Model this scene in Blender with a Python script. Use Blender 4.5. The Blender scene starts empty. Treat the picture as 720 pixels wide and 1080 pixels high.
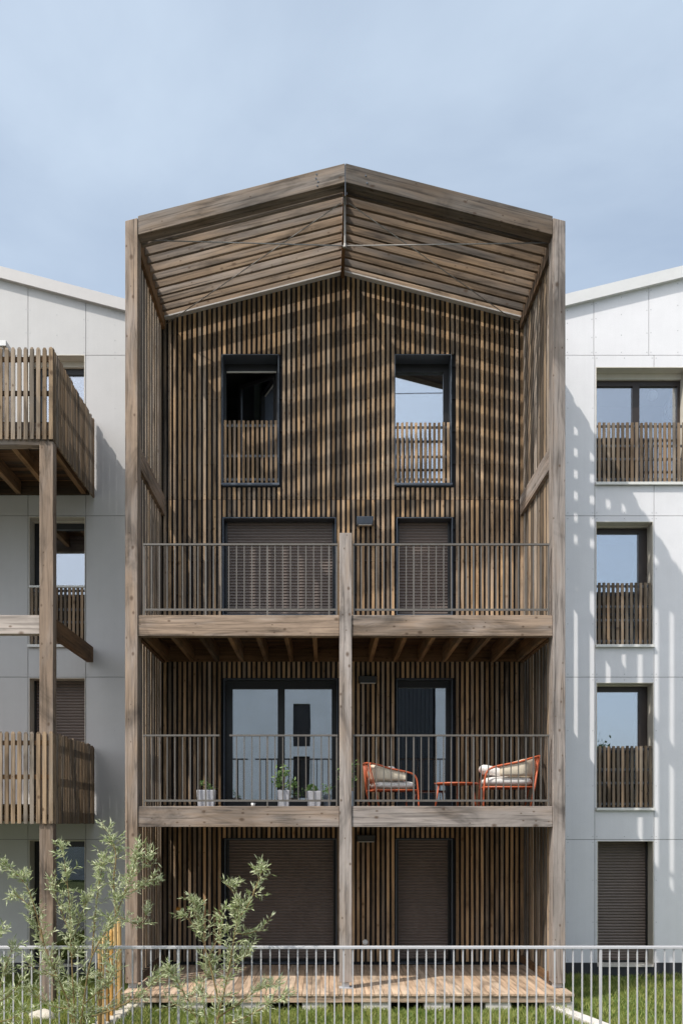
import bpy, math, random
import numpy as np
from mathutils import Vector, Matrix

random.seed(7)
SC = bpy.context.scene
COL = SC.collection
CAMX, CAMZ, F = -0.278, 2.66, 1000.0     # camera stands here, 50 mm lens with vertical shift


def X(px, Y): return (px - 344.0) * Y / F + CAMX
def Z(py, Y): return (870.0 - py) * Y / F + CAMZ


# ----------------------------------------------------------------- mesh helper
class MB:
    def __init__(self):
        self.v, self.f, self.uv, self.r = [], [], [], []

    def poly(self, pts, uvs=None, r=None):
        i = len(self.v)
        self.v += [tuple(p) for p in pts]
        self.f.append(tuple(range(i, i + len(pts))))
        self.uv += list(uvs) if uvs else [(p[0] + p[1], p[2]) for p in pts]
        self.r.append(random.random() if r is None else r)

    def hexa(self, c, ax=None, r=None):
        """8 corners: bottom 4 (ccw from above) then top 4; ax = unit vector of the grain."""
        c = [Vector(p) for p in c]
        r = random.random() if r is None else r
        if ax is None:
            e = [(c[1] - c[0]), (c[3] - c[0]), (c[4] - c[0])]
            ax = max(e, key=lambda q: q.length)
        ax = Vector(ax).normalized()
        ou, ov = random.uniform(0, 50), random.uniform(0, 50)
        t = Vector((1, 0, 0)) if abs(ax.z) > .9 else ax.cross(Vector((0, 0, 1))).normalized()
        s = ax.cross(t).normalized()
        fs = [(0, 3, 2, 1), (4, 5, 6, 7), (0, 1, 5, 4), (1, 2, 6, 5), (2, 3, 7, 6), (3, 0, 4, 7)]
        for q in fs:
            pts = [c[k] for k in q]
            self.poly(pts, [(p.dot(ax) + ou, p.dot(t) + p.dot(s) * 1.07 + ov) for p in pts], r)

    def box(self, x0, x1, y0, y1, z0, z1, ax=None, r=None):
        if x1 < x0: x0, x1 = x1, x0
        if y1 < y0: y0, y1 = y1, y0
        if z1 < z0: z0, z1 = z1, z0
        self.hexa([(x0, y0, z0), (x1, y0, z0), (x1, y1, z0), (x0, y1, z0),
                   (x0, y0, z1), (x1, y0, z1), (x1, y1, z1), (x0, y1, z1)], ax, r)

    def slope(self, x0, x1, y0, y1, b0, b1, t0, t1, r=None, ax=None):
        """prism whose bottom runs b0->b1 and top t0->t1 between x0 and x1 (x0 < x1)"""
        self.hexa([(x0, y0, b0), (x1, y0, b1), (x1, y1, b1), (x0, y1, b0),
                   (x0, y0, t0), (x1, y0, t1), (x1, y1, t1), (x0, y1, t0)], ax, r)

    def tube(self, path, rad, n=8, r=None, cap=True):
        path = [Vector(p) for p in path]
        rads = rad if isinstance(rad, (list, tuple)) else [rad] * len(path)
        r = random.random() if r is None else r
        base = len(self.v); L = 0
        up = None; us = []
        for i, p in enumerate(path):
            d = (path[min(i + 1, len(path) - 1)] - path[max(i - 1, 0)]).normalized()
            if up is None: up = d.orthogonal().normalized()
            up = (up - d * up.dot(d))
            up = up.normalized() if up.length > 1e-6 else d.orthogonal().normalized()
            s = d.cross(up)
            if i: L += (p - path[i - 1]).length
            us.append(L)
            for k in range(n):
                a = 2 * math.pi * k / n
                self.v.append(tuple(p + (up * math.cos(a) + s * math.sin(a)) * rads[i]))
        for i in range(len(path) - 1):
            for k in range(n):
                k2 = (k + 1) % n
                self.f.append((base + i * n + k, base + i * n + k2, base + (i + 1) * n + k2, base + (i + 1) * n + k))
                self.uv += [(us[i], k / n * .2), (us[i], (k + 1) / n * .2), (us[i + 1], (k + 1) / n * .2), (us[i + 1], k / n * .2)]
                self.r.append(r)
        if cap:
            for st, rev in ((base, True), (base + (len(path) - 1) * n, False)):
                ids = list(range(st, st + n))
                if rev: ids.reverse()
                self.f.append(tuple(ids)); self.uv += [(0, 0)] * n; self.r.append(r)

    def lathe(self, prof, c, n=20, r=.5):
        base = len(self.v); c = Vector(c)
        for (rr, z) in prof:
            for k in range(n):
                a = 2 * math.pi * k / n
                self.v.append((c.x + rr * math.cos(a), c.y + rr * math.sin(a), c.z + z))
        for i in range(len(prof) - 1):
            for k in range(n):
                k2 = (k + 1) % n
                self.f.append((base + i * n + k, base + i * n + k2, base + (i + 1) * n + k2, base + (i + 1) * n + k))
                self.uv += [(k / n, prof[i][1]), ((k + 1) / n, prof[i][1]), ((k + 1) / n, prof[i + 1][1]), (k / n, prof[i + 1][1])]
                self.r.append(r)

    def build(self, name, mat, parent=None, smooth=False, bevel=0, xf=None):
        me = bpy.data.meshes.new(name)
        v = self.v if xf is None else [tuple(xf @ Vector(p)) for p in self.v]
        me.from_pydata(v, [], self.f)
        uvl = me.uv_layers.new(name='UVMap')
        uvl.data.foreach_set('uv', np.array(self.uv, dtype=np.float32).ravel())
        at = me.attributes.new('rnd', 'FLOAT', 'FACE')
        at.data.foreach_set('value', np.array(self.r, dtype=np.float32))
        if smooth: me.polygons.foreach_set('use_smooth', [True] * len(me.polygons))
        me.materials.append(mat); me.update()
        o = bpy.data.objects.new(name, me); COL.objects.link(o)
        if parent is not None:
            o.parent = parent
            w = Vector((0, 0, 0)); p = parent
            while p is not None: w += p.location; p = p.parent
            for q in me.vertices: q.co -= w
        if bevel:
            m = o.modifiers.new('bevel', 'BEVEL'); m.width = bevel; m.segments = 2
            m.limit_method = 'ANGLE'
            # weld first so that faces share vertices
            import bmesh
            bm = bmesh.new(); bm.from_mesh(me); bmesh.ops.remove_doubles(bm, verts=bm.verts, dist=1e-5)
            bm.to_mesh(me); bm.free()
        return o


def empty(name, loc, label, cat, group=None):
    o = bpy.data.objects.new(name, None); COL.objects.link(o)
    o.location = loc; o.empty_display_size = .2
    return tag(o, label, cat, group)


def tag(o, label=None, cat=None, group=None, kind=None):
    if label: o['label'] = label
    if cat: o['category'] = cat
    if group: o['group'] = group
    if kind: o['kind'] = kind
    return o


# ----------------------------------------------------------------- materials
def newmat(name):
    m = bpy.data.materials.new(name); m.use_nodes = True
    nt = m.node_tree; b = nt.nodes['Principled BSDF']
    return m, nt, b


def N(nt, typ, **kw):
    n = nt.nodes.new(typ)
    for k, v in kw.items():
        if k.startswith('i_'):
            n.inputs[k[2:].replace('_', ' ')].default_value = v
        else: setattr(n, k, v)
    return n


def ramp(nt, stops):
    n = nt.nodes.new('ShaderNodeValToRGB'); e = n.color_ramp.elements
    while len(e) < len(stops): e.new(.5)
    for k, (p, c) in enumerate(stops):
        e[k].position = p; e[k].color = (c, c, c, 1) if isinstance(c, (int, float)) else (*c, 1)
    return n


def mixc(nt, a, b, fac, mode='MIX'):
    n = nt.nodes.new('ShaderNodeMix'); n.data_type = 'RGBA'; n.blend_type = mode
    for sock, val in ((n.inputs[0], fac), (n.inputs[6], a), (n.inputs[7], b)):
        if isinstance(val, bpy.types.NodeSocket): nt.links.new(val, sock)
        elif isinstance(val, (int, float)): sock.default_value = val
        else: sock.default_value = (*val, 1)
    return n.outputs[2]


def wood(name, grey, warm, warmth=.5, vary=.35, dark=.55, rough=.8, knots=1.0):
    """weathered softwood; UV u runs along the board, 'rnd' differs per board"""
    m, nt, b = newmat(name); L = nt.links.new
    uv = N(nt, 'ShaderNodeUVMap'); at = N(nt, 'ShaderNodeAttribute', attribute_name='rnd')
    def map_(sc):
        q = N(nt, 'ShaderNodeMapping'); q.inputs['Scale'].default_value = (*sc, 1); L(uv.outputs[0], q.inputs[0]); return q.outputs[0]
    g = N(nt, 'ShaderNodeTexNoise', noise_dimensions='2D', i_Scale=1.0, i_Detail=6.0, i_Roughness=.68, i_Distortion=.5); L(map_((1.1, 17)), g.inputs['Vector'])
    g2 = N(nt, 'ShaderNodeTexNoise', noise_dimensions='2D', i_Scale=1.0, i_Detail=5.0, i_Roughness=.62); L(map_((.7, 4)), g2.inputs['Vector'])
    g3 = N(nt, 'ShaderNodeTexNoise', noise_dimensions='2D', i_Scale=1.0, i_Detail=3.0, i_Roughness=.5, i_Distortion=.3); L(map_((.45, 26)), g3.inputs['Vector'])
    vo = N(nt, 'ShaderNodeTexVoronoi', voronoi_dimensions='2D', i_Scale=1.0); L(map_((5.2, 7.5)), vo.inputs['Vector'])
    # base tone: grey <-> warm by streak noise and per board
    s = N(nt, 'ShaderNodeMath', operation='MULTIPLY_ADD'); L(at.outputs['Fac'], s.inputs[0]); s.inputs[1].default_value = .5; L(g2.outputs[0], s.inputs[2])
    rw = ramp(nt, [(.75 - warmth * .55, 0.0), (1.15 - warmth * .55, 1.0)]); L(s.outputs[0], rw.inputs[0])
    base = mixc(nt, grey, warm, rw.outputs[0])
    rg = ramp(nt, [(.28, dark * .8), (.5, .95), (.7, 1.18)]); L(g.outputs[0], rg.inputs[0])
    base = mixc(nt, base, rg.outputs[0], 1.0, 'MULTIPLY')
    rc = ramp(nt, [(.30, .45), (.36, 1.0)]); L(g3.outputs[0], rc.inputs[0])
    base = mixc(nt, base, rc.outputs[0], .8, 'MULTIPLY')
    rb = ramp(nt, [(0, 1 - vary), (1, 1 + vary * .6)]); 
    sh = N(nt, 'ShaderNodeMath', operation='FRACT'); k = N(nt, 'ShaderNodeMath', operation='MULTIPLY'); k.inputs[1].default_value = 7.31
    L(at.outputs['Fac'], k.inputs[0]); L(k.outputs[0], sh.inputs[0]); L(sh.outputs[0], rb.inputs[0])
    base = mixc(nt, base, rb.outputs[0], 1.0, 'MULTIPLY')
    rk = ramp(nt, [(.07, 1.0), (.20, 0.0)]); 
    ks = N(nt, 'ShaderNodeSeparateColor'); L(vo.outputs['Color'], ks.inputs[0])
    kz = N(nt, 'ShaderNodeMapRange'); kz.inputs[3].default_value = .7; kz.inputs[4].default_value = 2.6; L(ks.outputs[1], kz.inputs[0])
    kd = N(nt, 'ShaderNodeMath', operation='MULTIPLY'); L(vo.outputs['Distance'], kd.inputs[0]); L(kz.outputs[0], kd.inputs[1]); L(kd.outputs[0], rk.inputs[0])
    kc = N(nt, 'ShaderNodeMath', operation='GREATER_THAN'); L(ks.outputs[0], kc.inputs[0]); kc.inputs[1].default_value = .70
    km = N(nt, 'ShaderNodeMath', operation='MULTIPLY'); L(rk.outputs[0], km.inputs[0]); L(kc.outputs[0], km.inputs[1])
    km2 = N(nt, 'ShaderNodeMath', operation='MULTIPLY'); L(km.outputs[0], km2.inputs[0]); km2.inputs[1].default_value = .8 * knots
    base = mixc(nt, base, (warm[0] * .33, warm[1] * .28, warm[2] * .25), km2.outputs[0])
    g4 = N(nt, 'ShaderNodeTexNoise', noise_dimensions='2D', i_Scale=1.0, i_Detail=4.0, i_Roughness=.6, i_Distortion=.8); L(map_((.8, 1.7)), g4.inputs['Vector'])
    r4 = ramp(nt, [(.28, .52), (.46, .98), (.75, 1.2)]); L(g4.outputs[0], r4.inputs[0])
    base = mixc(nt, base, r4.outputs[0], 1.0, 'MULTIPLY')
    L(base, b.inputs['Base Color']); b.inputs['Roughness'].default_value = rough; b.inputs['Specular IOR Level'].default_value = .25
    bp = N(nt, 'ShaderNodeBump', i_Strength=.35, i_Distance=.004); L(g.outputs[0], bp.inputs['Height']); L(bp.outputs[0], b.inputs['Normal'])
    return m


def plain(name, col, rough=.5, metal=0, noise=.12, scale=6, spec=.5, bump=0):
    m, nt, b = newmat(name); L = nt.links.new
    tc = N(nt, 'ShaderNodeTexCoord')
    n = N(nt, 'ShaderNodeTexNoise', i_Scale=scale, i_Detail=6.0, i_Roughness=.6); L(tc.outputs['Object'], n.inputs['Vector'])
    r = ramp(nt, [(.3, 1 - noise), (.7, 1 + noise * .5)]); L(n.outputs[0], r.inputs[0])
    L(mixc(nt, col, r.outputs[0], 1.0, 'MULTIPLY'), b.inputs['Base Color'])
    b.inputs['Roughness'].default_value = rough; b.inputs['Metallic'].default_value = metal; b.inputs['Specular IOR Level'].default_value = spec
    if bump:
        n2 = N(nt, 'ShaderNodeTexNoise', i_Scale=scale * 12, i_Detail=4.0); L(tc.outputs['Object'], n2.inputs['Vector'])
        bp = N(nt, 'ShaderNodeBump', i_Strength=bump, i_Distance=.01); L(n2.outputs[0], bp.inputs['Height']); L(bp.outputs[0], b.inputs['Normal'])
    return m


def panelmat(name, col):
    """fibre cement: per panel tone, faint cloudiness, vertical rain streaks"""
    m, nt, b = newmat(name); L = nt.links.new
    tc = N(nt, 'ShaderNodeTexCoord'); at = N(nt, 'ShaderNodeAttribute', attribute_name='rnd')
    n = N(nt, 'ShaderNodeTexNoise', i_Scale=2.2, i_Detail=8.0, i_Roughness=.65); L(tc.outputs['Object'], n.inputs['Vector'])
    r = ramp(nt, [(.3, .95), (.7, 1.02)]); L(n.outputs[0], r.inputs[0])
    mp = N(nt, 'ShaderNodeMapping'); mp.inputs['Scale'].default_value = (9, 9, .35); L(tc.outputs['Object'], mp.inputs[0])
    n2 = N(nt, 'ShaderNodeTexNoise', i_Scale=1.0, i_Detail=5.0, i_Roughness=.7); L(mp.outputs[0], n2.inputs['Vector'])
    r2 = ramp(nt, [(.35, .98), (.55, 1.0)]); L(n2.outputs[0], r2.inputs[0])
    n3 = N(nt, 'ShaderNodeTexNoise', i_Scale=60.0, i_Detail=3.0); L(tc.outputs['Object'], n3.inputs['Vector'])
    r3 = ramp(nt, [(.3, .97), (.7, 1.02)]); L(n3.outputs[0], r3.inputs[0])
    ra = ramp(nt, [(0, .965), (1, 1.0)]); L(at.outputs['Fac'], ra.inputs[0])
    c = mixc(nt, col, r.outputs[0], 1.0, 'MULTIPLY')
    for q in (r2, r3, ra): c = mixc(nt, c, q.outputs[0], 1.0, 'MULTIPLY')
    L(c, b.inputs['Base Color']); b.inputs['Roughness'].default_value = .6; b.inputs['Specular IOR Level'].default_value = .3
    return m


def glassmat(name, refl=.45, tint=(.75, .85, .9)):
    m = bpy.data.materials.new(name); m.use_nodes = True; nt = m.node_tree; nt.nodes.clear(); L = nt.links.new
    out = N(nt, 'ShaderNodeOutputMaterial'); mx = N(nt, 'ShaderNodeMixShader')
    tr = N(nt, 'ShaderNodeBsdfTransparent'); tr.inputs[0].default_value = (*tint, 1)
    gl = N(nt, 'ShaderNodeBsdfGlossy'); gl.inputs['Color'].default_value = (.93, .95, 1, 1); gl.inputs['Roughness'].default_value = .008
    lw = N(nt, 'ShaderNodeFresnel', i_IOR=1.5)
    ad = N(nt, 'ShaderNodeMath', operation='ADD', use_clamp=True); ad.inputs[1].default_value = refl; L(lw.outputs[0], ad.inputs[0])
    tc = N(nt, 'ShaderNodeTexCoord'); nz = N(nt, 'ShaderNodeTexNoise', i_Scale=1.3, i_Detail=1.0); L(tc.outputs['Object'], nz.inputs['Vector'])
    bp = N(nt, 'ShaderNodeBump', i_Strength=.02, i_Distance=.02); L(nz.outputs[0], bp.inputs['Height']); L(bp.outputs[0], gl.inputs['Normal'])
    L(ad.outputs[0], mx.inputs[0]); L(tr.outputs[0], mx.inputs[1]); L(gl.outputs[0], mx.inputs[2]); L(mx.outputs[0], out.inputs[0])
    return m


def leafmat(name, c1, c2, trans=.35):
    m = bpy.data.materials.new(name); m.use_nodes = True; nt = m.node_tree; nt.nodes.clear(); L = nt.links.new
    out = N(nt, 'ShaderNodeOutputMaterial'); at = N(nt, 'ShaderNodeAttribute', attribute_name='rnd')
    c = mixc(nt, c1, c2, at.outputs['Fac'])
    d = N(nt, 'ShaderNodeBsdfPrincipled'); d.inputs['Roughness'].default_value = .5; d.inputs['Specular IOR Level'].default_value = .4; L(c, d.inputs['Base Color'])
    t = N(nt, 'ShaderNodeBsdfTranslucent'); L(c, t.inputs[0])
    mx = N(nt, 'ShaderNodeMixShader'); mx.inputs[0].default_value = trans
    L(d.outputs[0], mx.inputs[1]); L(t.outputs[0], mx.inputs[2]); L(mx.outputs[0], out.inputs[0])
    return m


M = {}
M['frame'] = wood('weathered_timber', (.305, .265, .24), (.28, .205, .15), .42, .16, .5)
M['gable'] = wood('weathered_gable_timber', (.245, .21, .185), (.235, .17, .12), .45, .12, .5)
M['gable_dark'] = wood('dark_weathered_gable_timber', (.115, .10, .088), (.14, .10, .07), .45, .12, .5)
M['fin_shaded'] = wood('shaded_roof_board_timber', (.125, .104, .088), (.19, .13, .082), .45, .35, .45)  # right-slope boards: the shade of that slope is put into a darker wood colour
M['slat'] = wood('slat_timber', (.315, .245, .185), (.44, .285, .16), .52, .5, .55, knots=.9)
M['screen'] = wood('screen_timber', (.28, .235, .195), (.31, .225, .15), .45, .68, .5)
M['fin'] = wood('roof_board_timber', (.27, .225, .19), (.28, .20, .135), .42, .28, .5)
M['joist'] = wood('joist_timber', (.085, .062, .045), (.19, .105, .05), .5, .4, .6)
M['balc'] = wood('balcony_slat_timber', (.235, .195, .155), (.265, .185, .115), .45, .42, .5)
M['guardw'] = wood('dark_guard_timber', (.22, .18, .14), (.26, .18, .115), .5, .45, .5)
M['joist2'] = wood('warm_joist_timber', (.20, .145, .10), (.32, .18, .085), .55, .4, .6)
M['pale'] = wood('pale_beam_timber', (.50, .43, .38), (.46, .36, .28), .4, .12, .7)  # paler wood for the cross beam
M['deck'] = wood('deck_timber', (.50, .385, .285), (.49, .345, .235), .5, .14, .6, knots=.4)
M['stake'] = wood('raw_stake_timber', (.58, .40, .19), (.62, .34, .10), .5, .5, .55)
M['back'] = plain('black_membrane', (.012, .013, .017), .8, noise=.3)
M['joint'] = plain('joint_shadow_gap', (.22, .215, .21), .8)
M['rod'] = plain('weathered_steel_rod', (.27, .255, .24), .55, .2)
M['rivet'] = plain('rivet_head', (.45, .45, .46), .5)
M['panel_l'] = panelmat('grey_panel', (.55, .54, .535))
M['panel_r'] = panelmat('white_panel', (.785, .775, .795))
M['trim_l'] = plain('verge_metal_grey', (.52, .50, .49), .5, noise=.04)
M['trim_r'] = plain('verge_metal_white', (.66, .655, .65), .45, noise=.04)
M['dmetal'] = plain('dark_blue_metal', (.10, .115, .14), .42, .3, noise=.1)
M['rmetal'] = plain('railing_metal', (.15, .135, .12), .5, .3, noise=.15, scale=12)
M['galv'] = plain('galvanised_steel', (.50, .50, .515), .5, .1, noise=.05, scale=4)
M['wframe'] = plain('dark_brown_window_frame', (.032, .022, .018), .4, noise=.15)
M['bframe'] = plain('black_window_frame', (.014, .013, .013), .4, noise=.15)
M['shutter'] = plain('brown_shutter', (.155, .12, .103), .45, noise=.12, scale=3)
M['glass'] = glassmat('window_glass', .42)
M['glassd'] = glassmat('door_glass', .50, (.6, .68, .72))
M['glass3'] = glassmat('clear_window_glass', .30, (.9, .93, .95))
M['glassk'] = glassmat('shaded_door_glass', .10, (.5, .55, .55))
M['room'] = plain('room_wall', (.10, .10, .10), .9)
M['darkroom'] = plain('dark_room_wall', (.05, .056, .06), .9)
M['curtain'] = plain('curtain_cloth', (.62, .63, .66), .9, noise=.1)
M['white'] = plain('white_enamel', (.75, .75, .74), .4, noise=.05)
M['sill'] = plain('white_sill', (.7, .69, .66), .45, noise=.06)
M['reveal'] = plain('reveal_beige', (.60, .56, .49), .6, noise=.06)
M['orange'] = plain('orange_powder_coat', (.52, .115, .045), .45, noise=.1)
M['cushion'] = plain('cream_cushion', (.70, .61, .48), .95, noise=.1, scale=14, bump=.3)
M['cushw'] = plain('white_cushion', (.74, .71, .68), .95, noise=.08, scale=14, bump=.3)
M['pot'] = plain('pale_grey_pot', (.42, .42, .45), .75, noise=.14, scale=15)
M['potb'] = plain('blue_grey_pot', (.13, .16, .20), .6, noise=.14, scale=15)
M['soil'] = plain('potting_soil', (.03, .022, .016), .95)
M['leaf1'] = leafmat('willow_leaf', (.20, .27, .08), (.74, .77, .53), .3)
M['leaf2'] = leafmat('plant_leaf', (.10, .20, .05), (.26, .38, .14), .3)
M['leaf3'] = leafmat('tree_leaf', (.03, .07, .02), (.08, .13, .04), .3)
M['bark'] = plain('willow_bark', (.24, .17, .07), .8, noise=.3, scale=30)
M['grassb'] = leafmat('grass_blade', (.075, .16, .02), (.40, .40, .12), .35)
M['conc'] = plain('pale_concrete', (.62, .58, .54), .85, noise=.2, scale=9, bump=.25)
M['stone'] = plain('pale_stone', (.55, .50, .42), .9, noise=.25, scale=7, bump=.5)
M['ornament'] = plain('orange_ornament', (.55, .25, .03), .6)
M['plinth'] = plain('dark_plinth', (.035, .037, .042), .8)
M['roofm'] = plain('roof_sheet', (.35, .35, .36), .5)
M['oppo'] = plain('opposite_render', (.74, .75, .77), .8, noise=.08, scale=.8)
M['rope'] = plain('cotton_rope', (.7, .68, .64), .9)


def groundmat():
    m, nt, b = newmat('lawn_soil'); L = nt.links.new
    tc = N(nt, 'ShaderNodeTexCoord')
    n = N(nt, 'ShaderNodeTexNoise', i_Scale=3.0, i_Detail=9.0, i_Roughness=.7); L(tc.outputs['Object'], n.inputs['Vector'])
    n2 = N(nt, 'ShaderNodeTexNoise', i_Scale=45.0, i_Detail=4.0); L(tc.outputs['Object'], n2.inputs['Vector'])
    c = mixc(nt, (.05, .10, .016), (.16, .17, .05), n.outputs[0])
    r = ramp(nt, [(.35, .55), (.65, 1.2)]); L(n2.outputs[0], r.inputs[0])
    L(mixc(nt, c, r.outputs[0], 1.0, 'MULTIPLY'), b.inputs['Base Color']); b.inputs['Roughness'].default_value = .95
    bp = N(nt, 'ShaderNodeBump', i_Strength=.7, i_Distance=.03); L(n2.outputs[0], bp.inputs['Height']); L(bp.outputs[0], b.inputs['Normal'])
    return m


M['ground'] = groundmat()
M['path'] = plain('asphalt_path', (.19, .185, .175), .95, noise=.3, scale=20, bump=.6)


# ----------------------------------------------------------------- generic pieces
def spans(z0, z1, holes):
    """sub-intervals of z0..z1 not covered by holes"""
    out, z = [], z0
    for a, b in sorted(holes):
        if b <= z or a >= z1: continue
        if a > z: out.append((z, a))
        z = max(z, b)
    if z < z1: out.append((z, z1))
    return out


def wallgrid(mb, x0, x1, y0, y1, z0, top, holes, breaks=()):
    xs = sorted(set([x0, x1] + [h[0] for h in holes] + [h[1] for h in holes] + list(breaks)))
    xs = [x for x in xs if x0 - 1e-6 <= x <= x1 + 1e-6]
    for a, b in zip(xs[:-1], xs[1:]):
        if b - a < 1e-5: continue
        c = (a + b) / 2
        hz = [(h[2], h[3]) for h in holes if h[0] < c < h[1]]
        ta, tb = top(a), top(b)
        for (p, q) in spans(z0, min(ta, tb), hz):
            if q >= min(ta, tb) - 1e-6: mb.slope(a, b, y0, y1, p, p, ta, tb, r=None)
            else: mb.box(a, b, y0, y1, p, q)


def shutter(parent, x0, x1, z0, z1, y, mat, pitch=.052):
    mb = MB(); n = int((z1 - z0) / pitch); r = .5
    prof = []
    for k in range(n + 1):
        z = z1 - k * pitch
        zb = max(z - pitch, z0)
        if z - zb < .005: break
        h = z - zb; jt = random.uniform(-.003, .003)
        for (dy, dz) in ((.014, 0), (.014, .14), (.004, .22), (-.003, .45), (-.003, .7), (.005, .93), (.014, 1.0)):
            prof.append((y + dy + jt * dz, z - dz * h))
    for (p, q) in zip(prof[:-1], prof[1:]):
        mb.poly([(x0, q[0], q[1]), (x1, q[0], q[1]), (x1, p[0], p[1]), (x0, p[0], p[1])], r=r)
    o = mb.build('roller_shutter', mat, parent)
    for (a, b) in ((x0 - .03, x0), (x1, x1 + .03)):
        g = MB(); g.box(a, b, y - .03, y + .03, z0, z1); g.build('guide_rail', M['bframe'], o)
    g = MB(); g.box(x0, x1, y - .012, y + .012, z0 - .035, z0); g.build('bottom_bar', M['bframe'], o)
    return o


def window(parent, name, x0, x1, z0, z1, yf, depth, rmat, fmat, gmat, leaves=1, sash=(.055, .055, .07, .07),
           proud=.02, room=True, rmroom='room', base=0, pane=True, headbox=0.0):
    """a lined opening: reveal mesh with frame, panes and the room behind as its children"""
    t = .012; yg = yf + depth
    rv = MB()
    rv.box(x0, x0 + t, yf - proud, yg, z0, z1); rv.box(x1 - t, x1, yf - proud, yg, z0, z1)
    rv.box(x0 + t, x1 - t, yf - proud, yg, z1 - t, z1); rv.box(x0 + t, x1 - t, yf - proud - .01, yg, z0, z0 + t)
    w = rv.build(name, rmat, parent)
    a, b, c, d = x0 + t, x1 - t, z0 + t + base, z1 - t
    if headbox:
        hb = MB(); hb.box(a, b, yg - .12, yg - .0, d - headbox, d); hb.build('head_trim', M['reveal'] if rmat is not M['dmetal'] else fmat, w); d -= headbox
    fr = MB(); l, r_, bo, tp = sash
    fr.box(a, a + l, yg - .06, yg + .02, c, d); fr.box(b - r_, b, yg - .06, yg + .02, c, d)
    fr.box(a + l, b - r_, yg - .06, yg + .02, c, c + bo); fr.box(a + l, b - r_, yg - .06, yg + .02, d - tp, d)
    gx = [(a + l, b - r_)]
    if leaves == 2:
        mid = (a + b) / 2; fr.box(mid - .06, mid + .06, yg - .062, yg + .018, c + bo, d - tp)
        gx = [(a + l, mid - .06), (mid + .06, b - r_)]
    fr.build('frame', fmat, w)
    if pane:
        for (p, q) in gx:
            g = MB(); g.box(p, q, yg - .02, yg - .008, c + bo, d - tp); g.build('pane', gmat, w)
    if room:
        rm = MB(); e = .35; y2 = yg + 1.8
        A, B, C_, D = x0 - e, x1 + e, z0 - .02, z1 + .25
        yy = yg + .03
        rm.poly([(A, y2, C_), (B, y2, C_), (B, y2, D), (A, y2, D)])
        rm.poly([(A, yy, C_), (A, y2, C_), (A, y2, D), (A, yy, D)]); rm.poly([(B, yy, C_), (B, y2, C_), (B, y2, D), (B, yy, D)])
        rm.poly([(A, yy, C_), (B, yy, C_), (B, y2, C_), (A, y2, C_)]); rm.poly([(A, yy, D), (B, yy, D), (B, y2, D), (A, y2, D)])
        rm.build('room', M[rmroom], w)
    return w


def guard(parent, x0, x1, z0, z1, y, mat, pitch=.078, wd=.042, rails=(.08, .45, .93)):
    mb = MB(); n = max(1, round((x1 - x0) / pitch)); p = (x1 - x0) / n
    for k in range(n):
        c = x0 + (k + .5) * p
        mb.box(c - wd / 2, c + wd / 2, y, y + .03, z0 + random.uniform(0, .008), z1 + random.uniform(-.008, .004), (0, 0, 1))
    o = mb.build('guard', mat, parent)
    for q in rails:
        rl = MB(); z = z0 + (z1 - z0) * q; rl.box(x0, x1, y + .031, y + .05, z - .02, z + .02)
        rl.build('guard_rail', M['dmetal'], o)
    return o


# ================================================================= SETTING
g = MB()
g.poly([(-150, -150, 0), (150, -150, 0), (150, 150, 0), (-150, 150, 0)])
tag(g.build('ground', M['ground']), kind='structure')
g = MB(); g.poly([(-60, -4, .005), (60, -4, .005), (60, 10.3, .005), (-60, 10.3, .005)])
tag(g.build('path', M['path']), kind='structure')


def grass():
    rng = np.random.default_rng(3)
    n = 150000
    x = rng.uniform(-6.2, 6.2, n); y = rng.uniform(10.4, 16.4, n)
    keep = ~((np.abs(x) < 3.25) & (y > 13.44))
    keep &= ~((x > 3.12) & (x < 3.42) & (y < 13.5) & (y > 11.5))
    x, y = x[keep], y[keep]; n = len(x)
    cl = .5 + .5 * np.sin(x * 3.1 + np.sin(y * 2.3) * 2) * np.sin(y * 2.7 + x)
    h = rng.uniform(.05, .13, n) * (.65 + .6 * cl); w = rng.uniform(.004, .008, n)
    an = rng.uniform(0, math.pi, n); lx = rng.normal(0, .035, n); ly = rng.normal(0, .035, n)
    dx, dy = np.cos(an) * w, np.sin(an) * w
    V = np.zeros((n, 5, 3))
    V[:, 0] = np.stack([x - dx, y - dy, 0 * x], 1); V[:, 1] = np.stack([x + dx, y + dy, 0 * x], 1)
    V[:, 2] = np.stack([x + dx * .8 + lx * .4, y + dy * .8 + ly * .4, h * .6], 1); V[:, 3] = np.stack([x - dx * .8 + lx * .4, y - dy * .8 + ly * .4, h * .6], 1)
    V[:, 4] = np.stack([x + lx * 1.3, y + ly * 1.3, h], 1)
    me = bpy.data.meshes.new('grass')
    base = (np.arange(n) * 5)[:, None]
    loops = np.concatenate([base + np.array([0, 1, 2, 3]), base + np.array([3, 2, 4])], 1).ravel()
    me.vertices.add(n * 5); me.vertices.foreach_set('co', V.ravel())
    me.loops.add(n * 7); me.loops.foreach_set('vertex_index', loops.astype(np.int32))
    me.polygons.add(n * 2)
    st = np.stack([np.arange(n) * 7, np.arange(n) * 7 + 4], 1).ravel()
    me.polygons.foreach_set('loop_start', st.astype(np.int32))
    me.update(calc_edges=True)
    at = me.attributes.new('rnd', 'FLOAT', 'FACE')
    at.data.foreach_set('value', np.repeat(np.clip(rng.normal(.35 + .3 * cl, .25), 0, 1), 2).astype(np.float32))
    me.materials.append(M['grassb'])
    o = bpy.data.objects.new('grass', me); COL.objects.link(o)
    tag(o, 'uneven sunlit lawn grass in front of the houses', 'grass', kind='stuff')


grass()

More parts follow.
